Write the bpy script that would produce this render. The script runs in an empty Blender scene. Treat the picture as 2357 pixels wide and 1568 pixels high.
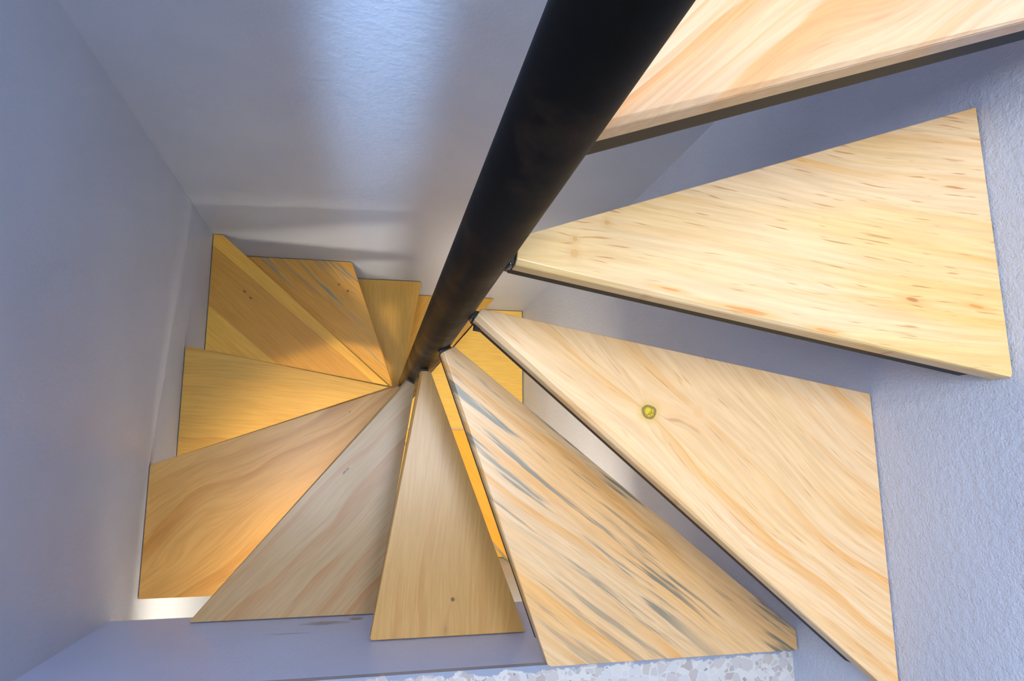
import bpy, bmesh, math
from mathutils import Vector, Matrix

S = 0.22                      # one riser, metres
ZB = 16.0                     # risers from the lower floor up to the level called 0
XL, XR, YB, YF = -2.668, 2.675, 2.257, -2.300    # shaft walls, in risers from the pole axis
YLOW = -3.02                  # recessed wall under the landing slab
ZS, ZU = -4.08, -6.27         # landing surface / underside of the landing slab
ZTOP = 9.0
YOUT = -13.0                  # far end of the landing room
RP = 0.1316

C = bpy.context.scene.collection
R = math.radians


def W(x, y, z):
    return Vector((x * S, y * S, (z + ZB) * S))


# ------------------------------------------------------------------ node helper
class NT:
    def __init__(self, name):
        self.m = bpy.data.materials.new(name)
        self.m.use_nodes = True
        self.t = self.m.node_tree
        self.t.nodes.clear()
        self.out = self.n('ShaderNodeOutputMaterial')
        self.b = self.n('ShaderNodeBsdfPrincipled')
        self.t.links.new(self.b.outputs[0], self.out.inputs['Surface'])

    def n(self, typ, **kw):
        nd = self.t.nodes.new(typ)
        for k, v in kw.items():
            setattr(nd, k, v)
        return nd

    def put(self, sock, v):
        if v is None:
            return
        if isinstance(v, bpy.types.NodeSocket):
            self.t.links.new(v, sock)
        else:
            if sock.type == 'RGBA' and len(v) == 3:
                v = (*v, 1)
            sock.default_value = v

    def math(self, op, a, b=None, c=None, clamp=False):
        nd = self.n('ShaderNodeMath', operation=op, use_clamp=clamp)
        for i, v in enumerate((a, b, c)):
            self.put(nd.inputs[i], v)
        return nd.outputs[0]

    def vmath(self, op, a, b=None):
        nd = self.n('ShaderNodeVectorMath', operation=op)
        self.put(nd.inputs[0], a)
        self.put(nd.inputs[1], b)
        return nd.outputs[1] if op in ('DISTANCE', 'LENGTH', 'DOT_PRODUCT') else nd.outputs[0]

    def sep(self, v):
        nd = self.n('ShaderNodeSeparateXYZ')
        self.put(nd.inputs[0], v)
        return nd.outputs

    def comb(self, x, y, z):
        nd = self.n('ShaderNodeCombineXYZ')
        for i, v in enumerate((x, y, z)):
            self.put(nd.inputs[i], v)
        return nd.outputs[0]

    def noise(self, vec, scale=1, detail=2, rough=.5, dist=0):
        nd = self.n('ShaderNodeTexNoise')
        self.put(nd.inputs['Vector'], vec)
        nd.inputs['Scale'].default_value = scale
        nd.inputs['Detail'].default_value = detail
        nd.inputs['Roughness'].default_value = rough
        nd.inputs['Distortion'].default_value = dist
        return nd.outputs['Fac']

    def ss(self, v, lo, hi, a=0., b=1.):
        nd = self.n('ShaderNodeMapRange', interpolation_type='SMOOTHSTEP')
        self.put(nd.inputs['Value'], v)
        nd.inputs['From Min'].default_value = lo
        nd.inputs['From Max'].default_value = hi
        nd.inputs['To Min'].default_value = a
        nd.inputs['To Max'].default_value = b
        return nd.outputs[0]

    def mix(self, f, a, b, mode='MIX'):
        nd = self.n('ShaderNodeMix', data_type='RGBA', blend_type=mode)
        self.put(nd.inputs[0], f)
        self.put(nd.inputs[6], a)
        self.put(nd.inputs[7], b)
        return nd.outputs[2]

    def bump(self, h, strength, dist):
        nd = self.n('ShaderNodeBump')
        nd.inputs['Strength'].default_value = strength
        nd.inputs['Distance'].default_value = dist
        self.put(nd.inputs['Height'], h)
        self.t.links.new(nd.outputs[0], self.b.inputs['Normal'])

    def obj(self):
        return self.n('ShaderNodeTexCoord').outputs['Object']

    def set(self, **kw):
        for k, v in kw.items():
            self.put(self.b.inputs[k.replace('_', ' ')], v)
        return self.m


def mat_wood(name, grain, seed=0., light=(.80, .585, .315), dark=(.70, .40, .15), ring=7., contrast=.6,
             warp=.35, fleck=.5, stain=0., stain_fr=9., stain_side=None, knots=(), boards=None, rough=.32,
             tint=(.74, .47, .19), tint_amt=.35, curve=0., coat=.12, spec=.32):
    """pine board; grain = direction of the fibres in degrees; lengths are in risers"""
    k = NT(name)
    p = k.vmath('SCALE', k.obj())
    p.node.inputs['Scale'].default_value = 1 / S
    mp = k.n('ShaderNodeVectorRotate', rotation_type='Z_AXIS')
    k.put(mp.inputs['Vector'], p)
    mp.inputs['Angle'].default_value = -R(grain)
    u, v, w = k.sep(mp.outputs[0])
    # slow wander of the fibres
    us = k.math('ADD', u, seed * 3.7)
    wv = k.noise(k.comb(k.math('MULTIPLY', us, .45), k.math('MULTIPLY', v, 1.1), seed), 1, 1.5)
    v2 = k.math('MULTIPLY_ADD', k.math('SUBTRACT', wv, .5), warp, v)
    if curve:
        v2 = k.math('MULTIPLY_ADD', k.math('MULTIPLY', u, u), curve, v2)
    kmasks = []
    for (kx, ky, kr, kcol, krim, amp, hard, *el) in knots:
        a = R(grain)
        ku, kv = kx * math.cos(a) + ky * math.sin(a), -kx * math.sin(a) + ky * math.cos(a)
        du = k.math('SUBTRACT', u, ku)
        dv = k.math('SUBTRACT', v, kv)
        # fibres part around the knot
        q = k.math('ADD', k.math('MULTIPLY', k.math('MULTIPLY', du, du), .22), k.math('MULTIPLY', dv, dv))
        g = k.math('DIVIDE', amp, k.math('ADD', 1., k.math('MULTIPLY', q, 1 / (kr * kr * 3.))))
        v2 = k.math('ADD', v2, k.math('MULTIPLY', g, k.ss(dv, -kr, kr, -1, 1)))
        dn = k.noise(k.comb(us, v, 3.3), 9, 2)
        de = k.math('DIVIDE', du, el[0] if el else 1.)
        d = k.math('SQRT', k.math('ADD', k.math('MULTIPLY', de, de), k.math('MULTIPLY', dv, dv)))
        d = k.math('MULTIPLY_ADD', k.math('SUBTRACT', dn, .5), kr * .9, d)
        kmasks.append((d, kr, kcol, krim, hard))
    # growth rings
    r1 = k.math('MULTIPLY', v2, ring)
    rn = k.noise(k.comb(k.math('MULTIPLY', us, .8), k.math('MULTIPLY', v2, ring * .8), seed + 4), 1, 2)
    saw = k.math('FRACT', k.math('MULTIPLY_ADD', rn, 1.2, r1))
    late = k.math('MULTIPLY', k.math('POWER', k.ss(saw, .30, .93), 2.), k.ss(saw, .94, 1., 1., 0.))
    # finer rings between the strong ones
    saw2 = k.math('FRACT', k.math('MULTIPLY_ADD', rn, 3.1, k.math('MULTIPLY', v2, ring * 3.3)))
    late2 = k.math('MULTIPLY', k.math('POWER', k.ss(saw2, .3, .9), 2.), k.ss(saw2, .92, 1., .4, 0.))
    late = k.math('MAXIMUM', late, late2)
    patch = k.ss(k.noise(k.comb(k.math('MULTIPLY', us, .5), k.math('MULTIPLY', v2, 2.3), seed + 9), 1, 1), .38, .62, .12, 1.)
    col = k.mix(k.math('MULTIPLY', k.math('MULTIPLY', late, patch), contrast), light, dark)
    # broad colour drift
    dr = k.ss(k.noise(k.comb(k.math('MULTIPLY', us, .35), k.math('MULTIPLY', v2, 2.2), seed + 20), 1, 2), .42, .68)
    col = k.mix(k.math('MULTIPLY', dr, tint_amt), col, tint)
    # fine fibres
    ff = k.noise(k.comb(k.math('MULTIPLY', us, 2.2), k.math('MULTIPLY', v2, 45.), k.math('MULTIPLY', w, 45.)), 1, 3, .6)
    col = k.mix(1., col, k.mix(k.ss(ff, .3, .7), (.90, .87, .84), (1.05, 1.05, 1.05)), 'MULTIPLY')
    # short resin dashes
    fl = k.noise(k.comb(k.math('MULTIPLY', us, 4.5), k.math('MULTIPLY', v2, 72.), seed + 2), 1, 1.5, .5)
    col = k.mix(k.math('MULTIPLY', k.ss(fl, .63, .74), fleck), col, (.50, .20, .06))
    if boards:                                   # strips glued edge to edge
        rp = k.n('ShaderNodeValToRGB')
        rp.color_ramp.interpolation = 'CONSTANT'
        lo, hi = boards[0][0], boards[-1][0] + 1.
        k.put(rp.inputs[0], k.math('DIVIDE', k.math('SUBTRACT', v, lo), hi - lo))
        els = rp.color_ramp.elements
        while len(els) < len(boards):
            els.new(.5)
        for e, (pos, c) in zip(els, boards):
            e.position = (pos - lo) / (hi - lo)
        for e, (pos, c) in zip(els, boards):
            e.color = (*c, 1)
        col = k.mix(1., col, rp.outputs[0], 'MULTIPLY')
    if stain:                                    # blue-stain streaks in the sapwood
        sn = k.noise(k.comb(k.math('MULTIPLY', us, .75), k.math('MULTIPLY', v2, stain_fr), seed + 31), 1, 4, .62)
        big = k.noise(k.comb(k.math('MULTIPLY', us, .55), k.math('MULTIPLY', v2, 2.4), seed + 37), 1, 1)
        sm = k.math('MULTIPLY', k.ss(sn, .515, .62), k.ss(big, .33, .50))
        if stain_side:
            sm = k.math('MULTIPLY', sm, k.ss(v, *stain_side))
        col = k.mix(k.math('MULTIPLY', sm, stain), col, (.17, .165, .125))
    for d, kr, kc, kri, hard in kmasks:
        col = k.mix(k.ss(d, kr * .7, kr * (1.9 if hard else 2.2), .55, 0.), col, kri)
        if hard:
            col = k.mix(k.ss(d, kr * .85, kr, hard, 0.), col, (kri[0] * .3, kri[1] * .3, kri[2] * .3))
        col = k.mix(k.ss(d, kr * .45, kr * .8, 1. if hard else .7, 0.), col, kc)
        if hard and kr > .03:
            cr = k.n('ShaderNodeTexVoronoi', feature='DISTANCE_TO_EDGE')
            k.put(cr.inputs['Vector'], k.comb(u, v, 0.))
            cr.inputs['Scale'].default_value = 28
            ck = k.math('MULTIPLY', k.ss(cr.outputs['Distance'], .03, .08, .8, 0.), k.ss(d, kr * .8, kr * .9, 1., 0.))
            col = k.mix(ck, col, (kc[0] * .3, kc[1] * .3, kc[2] * .3))
    k.bump(ff, .06, .002)
    return k.set(Base_Color=col, Roughness=rough, Coat_Weight=coat, Coat_Roughness=.2, Specular_IOR_Level=spec)


def mat_plain(name, col, rough=.5, metallic=0., spec=None):
    k = NT(name)
    k.set(Base_Color=col, Roughness=rough, Metallic=metallic)
    if spec is not None:
        k.set(**{'Specular_IOR_Level': spec})
    return k.m


def mat_paint(name, col, rough=.42, bump=.25, bscale=38., marks=(), mottled=.06):
    k = NT(name)
    p = k.obj()
    n = k.noise(p, 2.2, 3, .6)
    c = k.mix(k.ss(n, .3, .7), [x * (1 - mottled) for x in col], [x * (1 + mottled * .6) for x in col])
    for (mx, my, mz, rx, rz, mc, amt) in marks:            # smudges, positions in risers
        q = k.sep(k.vmath('SUBTRACT', p, tuple(W(mx, my, mz))))
        a = k.math('DIVIDE', q[0], rx * S)
        b = k.math('DIVIDE', q[2], rz * S)
        d = k.math('ADD', k.math('MULTIPLY', a, a), k.math('MULTIPLY', b, b))
        d = k.math('MULTIPLY_ADD', k.noise(p, 60, 3, .7), 1.2, d)
        c = k.mix(k.ss(d, .6, 1.5, amt, 0.), c, mc)
    h = k.math('ADD', k.noise(p, bscale, 4, .65), k.math('MULTIPLY', k.noise(p, bscale * 3.3, 2, .6), .45))
    k.bump(h, bump, .004)
    return k.set(Base_Color=c, Roughness=rough)


def mat_terrazzo(name):
    k = NT(name)
    p = k.obj()
    pw = k.vmath('ADD', p, k.vmath('SCALE', k.n('ShaderNodeTexNoise').outputs['Color']))
    pw = p
    outs = []
    for sc in (62., 130.):
        a = k.n('ShaderNodeTexVoronoi', feature='F1')
        k.put(a.inputs['Vector'], pw)
        a.inputs['Scale'].default_value = sc
        e = k.n('ShaderNodeTexVoronoi', feature='DISTANCE_TO_EDGE')
        k.put(e.inputs['Vector'], pw)
        e.inputs['Scale'].default_value = sc
        rp = k.n('ShaderNodeValToRGB')
        rp.color_ramp.interpolation = 'CONSTANT'
        cs = [(0, (.42, .365, .35)), (.18, (.50, .46, .455)), (.36, (.55, .53, .535)), (.52, (.46, .405, .40)),
              (.68, (.57, .55, .545)), (.82, (.48, .44, .40)), (.95, (.30, .29, .30))]
        els = rp.color_ramp.elements
        while len(els) < len(cs):
            els.new(.5)
        for el, (ps, c) in zip(els, cs):
            el.position = ps
        for el, (ps, c) in zip(els, cs):
            el.color = (*c, 1)
        k.put(rp.inputs[0], k.sep(a.outputs['Color'])[0])
        nz = k.noise(p, 160, 2)
        dd = k.math('MULTIPLY_ADD', k.math('SUBTRACT', nz, .5), .05, e.outputs['Distance'])
        outs.append((rp.outputs[0], k.ss(dd, .045, .07), k.sep(a.outputs['Color'])[1]))
    matrix = (.60, .575, .555)
    small = k.mix(k.math('MULTIPLY', outs[1][1], k.ss(outs[1][2], .45, .5)), matrix, outs[1][0])
    c = k.mix(k.math('MULTIPLY', outs[0][1], k.ss(outs[0][2], .22, .26)), small, outs[0][0])
    # wall paint lapped over the rough edge of the floor
    y = k.sep(p)[1]
    yy = k.math('MULTIPLY_ADD', k.math('SUBTRACT', k.noise(p, 34, 4, .65), .5), .035, y)
    x = k.sep(p)[0]
    c = k.mix(k.ss(yy, (YF - .035) * S, (YF - .02) * S), c, (.27, .30, .40))
    k.bump(k.noise(p, 90, 3), .1, .002)
    return k.set(Base_Color=c, Roughness=.38)


def mat_pole(name):
    k = NT(name)
    p = k.obj()
    n = k.noise(p, 16, 4, .6)
    c = k.mix(k.ss(n, .5, .78), (.0035, .003, .003), (.022, .013, .008))
    sx = k.sep(p)
    sc = k.noise(k.comb(k.math('MULTIPLY', sx[0], 90.), k.math('MULTIPLY', sx[1], 90.), k.math('MULTIPLY', sx[2], 26.)), 1, 1)
    c = k.mix(k.ss(sc, .80, .84), c, (.35, .33, .33))
    k.bump(n, .08, .002)
    return k.set(Base_Color=c, Roughness=k.ss(n, .3, .7, .36, .5), Specular_IOR_Level=.1)


# ------------------------------------------------------------------ mesh helpers
def link(name, bm, mat, parent=None, loc=None, smooth=False, **props):
    bmesh.ops.recalc_face_normals(bm, faces=bm.faces)
    me = bpy.data.meshes.new(name)
    bm.to_mesh(me)
    bm.free()
    if smooth:
        for f in me.polygons:
            f.use_smooth = True
    me.materials.append(mat)
    o = bpy.data.objects.new(name, me)
    C.objects.link(o)
    if parent:
        o.parent = parent
    if loc is not None:
        o.location = loc
    for a, b in props.items():
        o[a] = b
    return o


def box(bm, x0, x1, y0, y1, z0, z1):
    """axis box in riser coordinates (absolute)"""
    vs = [bm.verts.new(W(x, y, z)) for z in (z0, z1) for x, y in ((x0, y0), (x1, y0), (x1, y1), (x0, y1))]
    for f in ((3, 2, 1, 0), (4, 5, 6, 7), (0, 1, 5, 4), (1, 2, 6, 5), (2, 3, 7, 6), (3, 0, 4, 7)):
        bm.faces.new([vs[i] for i in f])


def prism(bm, pts, z0, z1):
    """extruded outline, local riser coordinates (z from the tread's own level)"""
    n = len(pts)
    lo = [bm.verts.new((x * S, y * S, z0 * S)) for x, y in pts]
    hi = [bm.verts.new((x * S, y * S, z1 * S)) for x, y in pts]
    bm.faces.new(lo[::-1])
    bm.faces.new(hi)
    for i in range(n):
        bm.faces.new((lo[i], lo[(i + 1) % n], hi[(i + 1) % n], hi[i]))
    return lo, hi


def bar(bm, a, b, wdt, z0, z1):
    """flat bar from a to b, wdt to the left of a->b"""
    d = (Vector(b) - Vector(a)).normalized()
    nrm = Vector((-d.y, d.x)) * wdt
    prism(bm, [a, b, tuple(Vector(b) + nrm), tuple(Vector(a) + nrm)], z0, z1)


def struct(name, bm, mat):
    return link(name, bm, mat, kind='structure')


def ln(theta, o):
    """edge of a tread: (point, direction); o = offset to the clockwise side"""
    t = R(theta)
    return Vector((o * math.sin(t), -o * math.cos(t))), Vector((math.cos(t), math.sin(t)))


def hit(line, lim):
    """outer end on the shaft walls"""
    P, D = line
    best = None
    for ax, val in ((0, lim[0]), (0, lim[1]), (1, lim[2]), (1, lim[3])):
        if abs(D[ax]) > 1e-9:
            t = (val - P[ax]) / D[ax]
            if t > 0 and (best is None or t < best[0]):
                best = (t, ax, val)
    q = P + D * best[0]
    return (q.x, q.y)


def at_r(line, r):
    P, D = line
    t = math.sqrt(max(r * r - P.length_squared, 0))
    q = P + D * t
    return (q.x, q.y)


# ------------------------------------------------------------------ materials
M = {}
M['wall'] = mat_paint('wall_paint', (.42, .465, .585), .40, .16, 34.)
M['wall_rough'] = mat_paint('wall_paint_rough', (.55, .59, .71), .42, .6, 85.)
M['ledge'] = mat_paint('slab_edge_paint_lightened', (.56, .64, .90), .40, .2, 44., marks=(  # blue paint, lightened to stand in for light falling on this face
    (-.78, YF, -5.75, .26, .10, (.22, .20, .20), .75), (-.52, YF, -5.86, .09, .08, (.16, .14, .16), .8),
    (.25, YF, -5.30, .36, .06, (.22, .20, .26), .7), (-.30, YF, -5.25, .10, .05, (.24, .18, .17), .5),
    (-1.05, YF, -5.42, .22, .03, (.26, .25, .30), .6)))
M['low'] = mat_paint('lower_wall_paint', (.78, .77, .74), .5, .15, 40.)
M['riser'] = mat_paint('riser_paint', (.82, .80, .74), .45, .1, 40.)
M['terrazzo'] = mat_terrazzo('terrazzo')
M['pole'] = mat_pole('black_painted_steel')
M['steel'] = mat_plain('black_steel', (.006, .006, .0065), .5, 0., .18)
M['bracket'] = mat_plain('black_bracket_steel', (.006, .006, .0065), .35, 0., .3)
M['weld'] = mat_plain('bare_weld_metal', (.16, .16, .18), .38, 1.)

# ------------------------------------------------------------------ the shaft and the landing
T = .35
bm = bmesh.new(); box(bm, XL - T, XL, YOUT, YB + T, -ZB, ZTOP); struct('wall_left', bm, M['wall'])
bm = bmesh.new(); box(bm, XR, XR + T, YOUT, YB + T, -ZB, ZTOP); struct('wall_right', bm, M['wall_rough'])
bm = bmesh.new(); box(bm, XL, XR, YB, YB + T, -ZB, ZTOP); struct('wall_back', bm, M['wall'])
bm = bmesh.new(); box(bm, XL, XR, YLOW - T, YLOW, -ZB, ZU); struct('wall_front', bm, M['low'])
bm = bmesh.new(); box(bm, XL, XR, YOUT, YF, ZU, ZS - .07); struct('trim_1', bm, M['ledge'])
bm = bmesh.new(); box(bm, XL, XR, YOUT, YF, ZS - .07, ZS); struct('floor', bm, M['terrazzo'])
bm = bmesh.new(); box(bm, XL, XR, YLOW, YB, -ZB - .3, -ZB); struct('floor_lower', bm, M['terrazzo'])
bm = bmesh.new(); box(bm, XL - T, XR + T, YOUT, YB + T, ZTOP, ZTOP + .3); struct('ceiling', bm, M['low'])
# ------------------------------------------------------------------ the central pole
bm = bmesh.new()
bmesh.ops.create_cone(bm, cap_ends=True, segments=64, radius1=RP * S, radius2=RP * S, depth=(ZTOP + ZB) * S)
bmesh.ops.translate(bm, verts=bm.verts, vec=(0, 0, (ZTOP + ZB) * S / 2))
pole = link('central_pole', bm, M['pole'], smooth=False,
            label='tall black round steel pole standing in the middle of the winding stair', category='pole')
for f in pole.data.polygons:
    f.use_smooth = len(f.vertices) == 4

# ------------------------------------------------------------------ the treads
LIM = (XL + .009, XR - .009, YF + .008, YB - .009)


def tread(z, back, front, mat, label, thick=.10, steel=.06, lim=LIM, rin=.158, chamfer=.022, corner=.03,
          rest=False):
    root = bpy.data.objects.new('stair_tread', None)
    root.empty_display_size = .05
    C.objects.link(root)
    root.location = W(0, 0, z)
    root['label'] = label
    root['category'] = 'stair tread'
    root['group'] = 'wooden winder treads around the pole'
    fl, bl = ln(*front), ln(*back)
    fo, bo = hit(fl, lim), hit(bl, lim)
    fi, bi = at_r(fl, rin), at_r(bl, rin)
    # outline, counter-clockwise: front inner, front outer, any shaft corner, back outer, back inner
    af, ab = math.atan2(fo[1], fo[0]), math.atan2(bo[1], bo[0])
    pts = [fi, fo]
    mids = []
    for cx in (lim[0], lim[1]):
        for cy in (lim[2], lim[3]):
            ac = math.atan2(cy, cx)
            rel = (ac - af) % (2 * math.pi)
            if 0 < rel < (ab - af) % (2 * math.pi):
                mids.append((cx, cy))
    pts += mids + [bo, bi]
    bm = bmesh.new()
    lo, hi = prism(bm, pts, -thick, 0)
    bm.edges.ensure_lookup_table()

    def edge(a, b):
        return next(e for e in a.link_edges if e.other_vert(a) is b)
    fe = edge(hi[0], hi[1])
    if corner:
        bmesh.ops.bevel(bm, geom=[edge(lo[1], hi[1])], offset=corner * S, segments=3, profile=.5, affect='EDGES')
    # front top edge: find it again (both ends on the front line at z = 0)
    P, D = fl
    nrm = Vector((D.y, -D.x))

    def onfront(v):
        return abs((Vector((v.co.x / S, v.co.y / S)) - P).dot(nrm)) < 1e-4
    top = [e for e in bm.edges if all(abs(v.co.z) < 1e-6 for v in e.verts)]
    fes = [e for e in top if all(onfront(v) for v in e.verts)]
    bmesh.ops.bevel(bm, geom=fes, offset=chamfer * S, segments=1, profile=.5, affect='EDGES')
    sharp = [e for e in bm.edges if len(e.link_faces) == 2 and e.calc_face_angle(0) > R(25)]
    bmesh.ops.bevel(bm, geom=sharp, offset=.0045 * S, segments=2, profile=.5, affect='EDGES')
    link('board', bm, mat, root)
    # black steel frame under the board
    z0, z1 = -thick - steel, -thick
    bm = bmesh.new()
    ins = .002
    fl2, bl2 = ln(front[0], front[1] - ins), ln(back[0], back[1] + ins)
    lim2 = (lim[0] + .16, lim[1] - .16, lim[2] + .16, lim[3] - .16)
    a, b = at_r(fl2, .15), hit(fl2, lim2)
    bar(bm, a, b, .10, z0, z1)
    a, b = at_r(bl2, .15), hit(bl2, lim2)
    bar(bm, b, a, .10, z0, z1)
    fr = link('steel_frame', bm, M['steel'], root)
    # bracket welded to the pole
    bm = bmesh.new()
    fa, ba = ln(front[0], front[1] - .01), ln(back[0], back[1] + .01)
    mid = R((front[0] + back[0]) / 2 if back[0] > front[0] else (front[0] + back[0] + 360) / 2)
    q = [at_r(fa, RP + .045), at_r(ba, RP + .045)]
    inn = [at_r(ba, RP - .004), at_r(fa, RP - .004)]
    prism(bm, [q[0], q[1], inn[0], inn[1]], z0 - .01, -.035)
    br = link('pole_bracket', bm, M['bracket'], root, label='black welded bracket against the pole')
    bm = bmesh.new()
    c = at_r(fa, RP + .006)
    bmesh.ops.create_uvsphere(bm, u_segments=10, v_segments=6, radius=1.)
    bmesh.ops.transform(bm, matrix=Matrix.Diagonal((.016 * S, .016 * S, .045 * S, 1)), verts=bm.verts)
    bmesh.ops.translate(bm, verts=bm.verts, vec=(c[0] * S, c[1] * S, (-thick * .8) * S))
    link('weld_bead', bm, M['weld'], br, smooth=True)
    return root


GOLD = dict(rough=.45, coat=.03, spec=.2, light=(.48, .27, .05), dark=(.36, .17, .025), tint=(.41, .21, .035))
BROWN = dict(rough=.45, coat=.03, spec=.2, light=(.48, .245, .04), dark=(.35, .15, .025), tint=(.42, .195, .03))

tread(-1, (50, .01), (19.8, .016), mat_wood('pine_pale', 40, 1.3, ring=4.5, contrast=1., warp=.8, fleck=.25,
      light=(.66, .445, .275), dark=(.64, .30, .11), tint=(.66, .39, .17)),
      'topmost pale pine wedge tread with long curved grain, crossing the upper right', steel=.10)
tread(-2, (19.43, .007), (-10.1, .055), mat_wood('pine_straight', -9, 2.1, ring=5.5, contrast=.75, warp=.22, fleck=.8,
      light=(.77, .54, .31), dark=(.74, .38, .11), tint=(.77, .49, .14), tint_amt=.6, curve=-.02,
      knots=((.405, .05, .018, (.60, .32, .08), (.66, .40, .16), .02, 0), (.401, -.017, .026, (.64, .34, .10), (.68, .42, .18), .03, 0),
             (.558, .138, .02, (.58, .32, .10), (.66, .40, .16), .02, 0), (2.129, -.152, .016, (.40, .12, .03), (.70, .36, .12), .02, 0, 4.), (1.2, -.238, .013, (.66, .22, .04), (.74, .36, .10), .0, 0, 13.), (1.63, -.325, .012, (.66, .22, .04), (.74, .36, .10), .0, 0, 7.), (2.50, -.17, .012, (.66, .22, .04), (.74, .36, .10), .0, 0, 6.), (.85, -.16, .010, (.66, .22, .04), (.74, .36, .10), .0, 0, 8.))),
      'pale pine wedge tread with fine straight grain and red dashes, second from the top right')
tread(-3, (-10.2, .027), (-41., .014), mat_wood('pine_knotted', -41, 3.4, ring=4.6, contrast=.85, warp=.45, fleck=.45,
      light=(.78, .53, .30), dark=(.74, .365, .11), tint=(.76, .45, .16), tint_amt=.4,
      knots=((1.155, -.637, .048, (.66, .45, .0), (.60, .38, .05), .10, .9), (1.461, -.639, .06, (.76, .44, .19), (.80, .50, .25), .05, 0))),
      'pale pine wedge tread with one yellow round knot, running off the bottom edge', chamfer=.03)
tread(-4, (-38.8, .0096), (-70.6, .03), mat_wood('pine_blue_stained', -38, 4.9, ring=5.0, contrast=.85, warp=.16, fleck=.25,
      light=(.74, .49, .26), dark=(.72, .34, .08), tint=(.78, .42, .14), tint_amt=.75, stain=.95, stain_fr=15., stain_side=(-1.9, -.1)),
      'broad wedge tread with dark grey-green streaks, resting on the speckled floor edge')
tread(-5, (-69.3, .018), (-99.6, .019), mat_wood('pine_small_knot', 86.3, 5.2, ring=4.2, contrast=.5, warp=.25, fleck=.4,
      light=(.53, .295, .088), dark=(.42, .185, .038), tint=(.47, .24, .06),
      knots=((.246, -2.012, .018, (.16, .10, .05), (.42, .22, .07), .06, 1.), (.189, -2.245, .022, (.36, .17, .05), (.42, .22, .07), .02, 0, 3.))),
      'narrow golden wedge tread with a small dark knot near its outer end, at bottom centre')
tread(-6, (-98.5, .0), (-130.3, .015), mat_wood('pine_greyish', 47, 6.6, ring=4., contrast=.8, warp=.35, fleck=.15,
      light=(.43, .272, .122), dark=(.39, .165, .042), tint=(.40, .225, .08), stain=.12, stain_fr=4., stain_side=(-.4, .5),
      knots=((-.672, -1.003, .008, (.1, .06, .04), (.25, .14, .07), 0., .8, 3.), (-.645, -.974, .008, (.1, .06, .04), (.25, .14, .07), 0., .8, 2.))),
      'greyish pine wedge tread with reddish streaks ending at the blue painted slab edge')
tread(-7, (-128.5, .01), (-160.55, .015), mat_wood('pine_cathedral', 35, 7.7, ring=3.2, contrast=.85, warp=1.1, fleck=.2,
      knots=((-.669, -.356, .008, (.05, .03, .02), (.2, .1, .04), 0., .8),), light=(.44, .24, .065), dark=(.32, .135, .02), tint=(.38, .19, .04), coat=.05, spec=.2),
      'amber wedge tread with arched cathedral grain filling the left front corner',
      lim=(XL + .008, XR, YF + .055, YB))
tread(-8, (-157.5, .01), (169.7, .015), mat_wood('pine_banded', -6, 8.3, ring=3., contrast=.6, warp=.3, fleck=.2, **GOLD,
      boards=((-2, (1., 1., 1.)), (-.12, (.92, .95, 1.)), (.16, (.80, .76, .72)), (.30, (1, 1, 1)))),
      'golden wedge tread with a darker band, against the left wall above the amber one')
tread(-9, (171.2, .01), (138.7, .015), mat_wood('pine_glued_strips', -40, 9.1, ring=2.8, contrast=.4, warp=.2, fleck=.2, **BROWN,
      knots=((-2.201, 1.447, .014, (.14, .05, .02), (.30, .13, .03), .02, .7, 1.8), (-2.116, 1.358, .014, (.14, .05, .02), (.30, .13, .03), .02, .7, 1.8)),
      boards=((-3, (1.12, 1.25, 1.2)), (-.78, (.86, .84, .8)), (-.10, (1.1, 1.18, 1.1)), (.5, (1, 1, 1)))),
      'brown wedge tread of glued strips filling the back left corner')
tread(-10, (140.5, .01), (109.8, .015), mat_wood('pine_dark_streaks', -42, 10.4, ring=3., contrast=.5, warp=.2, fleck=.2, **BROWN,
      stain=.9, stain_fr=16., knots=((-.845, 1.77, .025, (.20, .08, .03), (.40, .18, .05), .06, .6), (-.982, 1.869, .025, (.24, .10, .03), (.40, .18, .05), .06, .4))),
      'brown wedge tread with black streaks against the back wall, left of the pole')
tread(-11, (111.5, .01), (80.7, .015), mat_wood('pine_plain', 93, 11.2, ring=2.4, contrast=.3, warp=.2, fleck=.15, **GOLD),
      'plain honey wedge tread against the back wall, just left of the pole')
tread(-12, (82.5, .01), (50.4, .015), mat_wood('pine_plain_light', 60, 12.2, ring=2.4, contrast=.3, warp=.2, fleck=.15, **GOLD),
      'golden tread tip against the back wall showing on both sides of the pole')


def step(z, pts, mat, label, riser_edge, rise=1.):
    root = bpy.data.objects.new('bottom_step', None)
    root.empty_display_size = .05
    C.objects.link(root)
    root.location = W(0, 0, z)
    root['label'] = label
    root['category'] = 'stair step'
    root['group'] = 'lowest steps with white risers'
    bm = bmesh.new()
    prism(bm, pts, -.03, 0)
    ed = [e for e in bm.edges if e.calc_face_angle(0) > R(25)]
    bmesh.ops.bevel(bm, geom=ed, offset=.004 * S, segments=2, profile=.5, affect='EDGES')
    link('board', bm, mat, root)
    a, b = riser_edge
    bm = bmesh.new()
    bar(bm, a, b, .10, -rise + .003, -.03)
    link('riser', bm, M['riser'], root, label='white painted riser')
    return root


def mv(a, b, d):
    v = (Vector(b) - Vector(a)).normalized()
    n = Vector((-v.y, v.x)) * d
    return tuple(Vector(a) + n), tuple(Vector(b) + n)


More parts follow.
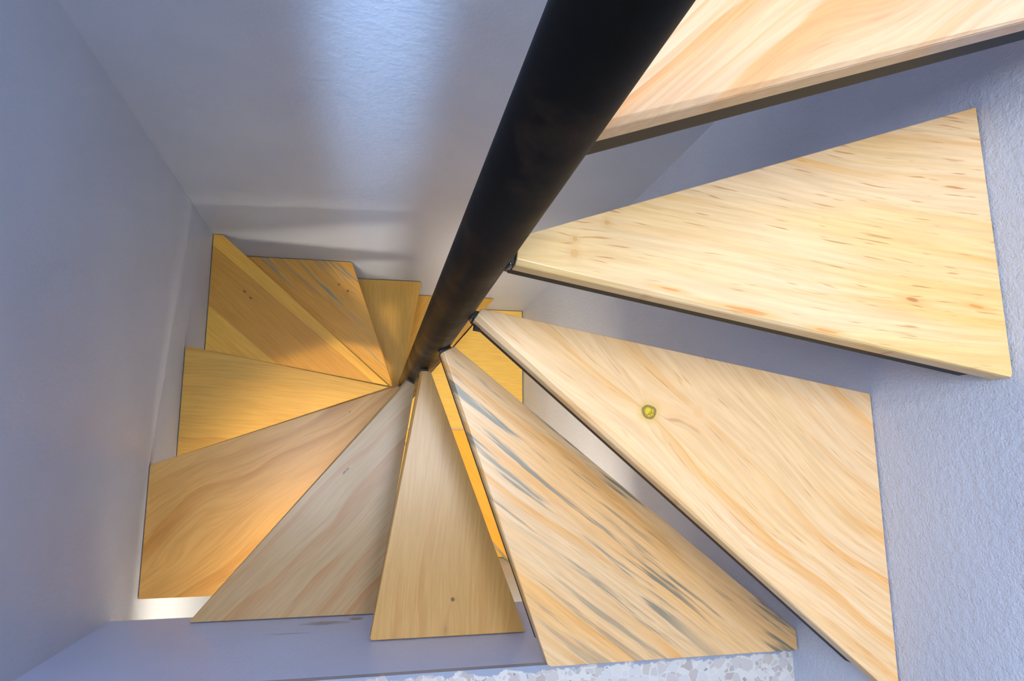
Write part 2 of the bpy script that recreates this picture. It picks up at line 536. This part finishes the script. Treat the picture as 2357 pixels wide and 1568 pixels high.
xr, xl = XR - .02, XL + .02
th = R(-48.05)
dv = Vector((math.cos(th), math.sin(th)))
p14 = Vector((.06 * math.sin(th), -.06 * math.cos(th)))
yw = YLOW + .012
p14i = p14 + dv * .20
p14o = p14 + dv * ((yw - p14.y) / dv.y)
f12 = ln(50., .01)
step(-13, [(.17, -.195), (xr, -.215), (xr, YB - .014), hit(f12, (xl, xr, YLOW, YB - .014)), at_r(f12, .21)],
     mat_wood('pine_corner', -4, 13.5, ring=2.2, contrast=.3, warp=.25, fleck=.1, light=(.80, .53, .13), dark=(.70, .41, .08), tint=(.74, .45, .09), coat=.03, spec=.2, rough=.45),
     'yellow step filling the back right corner, behind the pole near the bottom of the well',
     ((.17, -.195), (xr, -.215)))
step(-14, [(p14i.x, p14i.y), (p14o.x, p14o.y), (xr, yw), (xr, -.215), (.1, -.2)],
     mat_wood('pine_orange', -48, 14.5, ring=2.2, contrast=.35, warp=.3, fleck=.15, light=(.86, .46, .06), dark=(.78, .37, .04), tint=(.80, .40, .045), coat=.03, spec=.2, rough=.45),
     'bright orange step with a white riser seen between the narrow and the streaked treads',
     ((p14i.x, p14i.y), (p14o.x, p14o.y)))
q15i = p14i + Vector((.03, .03))
step(-15, [(-1.6, -.35), (-1.6, yw), (p14o.x + .05, yw), (p14o.x + .05, yw + .06), (q15i.x + .02, q15i.y), (.1, -.3)],
     mat_wood('pine_orange_low', 75, 15.5, ring=2.2, contrast=.3, warp=.3, fleck=.1, light=(.82, .52, .10), dark=(.72, .40, .06), tint=(.76, .45, .08), coat=.03, spec=.2, rough=.45),
     'small orange triangle of the lowest step beside the cream lower wall',
     ((-1.6, -.35), (-1.6, yw)))

# ------------------------------------------------------------------ light
wd = bpy.data.worlds.new('daylight')
bpy.context.scene.world = wd
wd.use_nodes = True
bg = wd.node_tree.nodes['Background']
bg.inputs[0].default_value = (.62, .78, 1., 1)
bg.inputs[1].default_value = .07


def area(name, loc, target, sx, sy, power, col, spread=180):
    d = bpy.data.lights.new(name, 'AREA')
    d.shape = 'RECTANGLE'
    d.size, d.size_y = sx * S, sy * S
    d.energy, d.color = power, col
    d.spread = R(spread)
    o = bpy.data.objects.new(name, d)
    C.objects.link(o)
    o.location = W(*loc)
    o.rotation_euler = (W(*target) - W(*loc)).to_track_quat('-Z', 'Y').to_euler()
    return o


area('high_window', (XL + .1, -.4, 4.6), (2.6, -.2, -1.5), 3.2, 3.0, 38, (.76, .87, 1.), 150)
area('skylight', (1.2, -.2, 8.8), (1.2, -.2, 0), 2.4, 3.0, 17, (.84, .92, 1.), 130)
area('landing_window', (-.2, -12.5, 2.), (0, 0, -3.5), 4.4, 5, 2, (.60, .80, 1.))
# downlight under the landing slab, for the foot of the stair
area('lower_downlight', (-.2, -2.66, ZU - .05), (-.2, -2.60, -12), .7, .4, 19, (1., .84, .58), 158)
# unseen spot added to make the bluish streak down the back wall
sp = bpy.data.lights.new('back_wall_streak_spot', 'SPOT')
sp.energy, sp.color, sp.spot_size, sp.spot_blend, sp.shadow_soft_size = 2200, (.50, .74, 1.), R(5.5), 1., .05
so = bpy.data.objects.new('back_wall_streak_spot', sp)
C.objects.link(so)
so.location = W(-.5, .7, 8.7)
so.rotation_euler = (W(-.48, YB, -3.4) - W(-.5, .7, 8.7)).to_track_quat('-Z', 'Y').to_euler()

# ------------------------------------------------------------------ camera
cam = bpy.data.cameras.new('camera')
cam.sensor_fit = 'HORIZONTAL'
cam.sensor_width = 36
cam.lens = 36 * 1573.53 / 2357
cam.clip_start = .005
co = bpy.data.objects.new('camera', cam)
C.objects.link(co)
wv = Vector(((0.178741, -0.207135, 0.012806)))
co.matrix_world = Matrix.Translation(W(-.475, -.936, .7965)) @ Matrix.Rotation(wv.length, 4, wv.normalized())
bpy.context.scene.camera = co

vs = bpy.context.scene.view_settings
vs.view_transform = 'Standard'
vs.look = 'None'
vs.exposure = 0.12
vs.gamma = 1
vs.use_curve_mapping = False
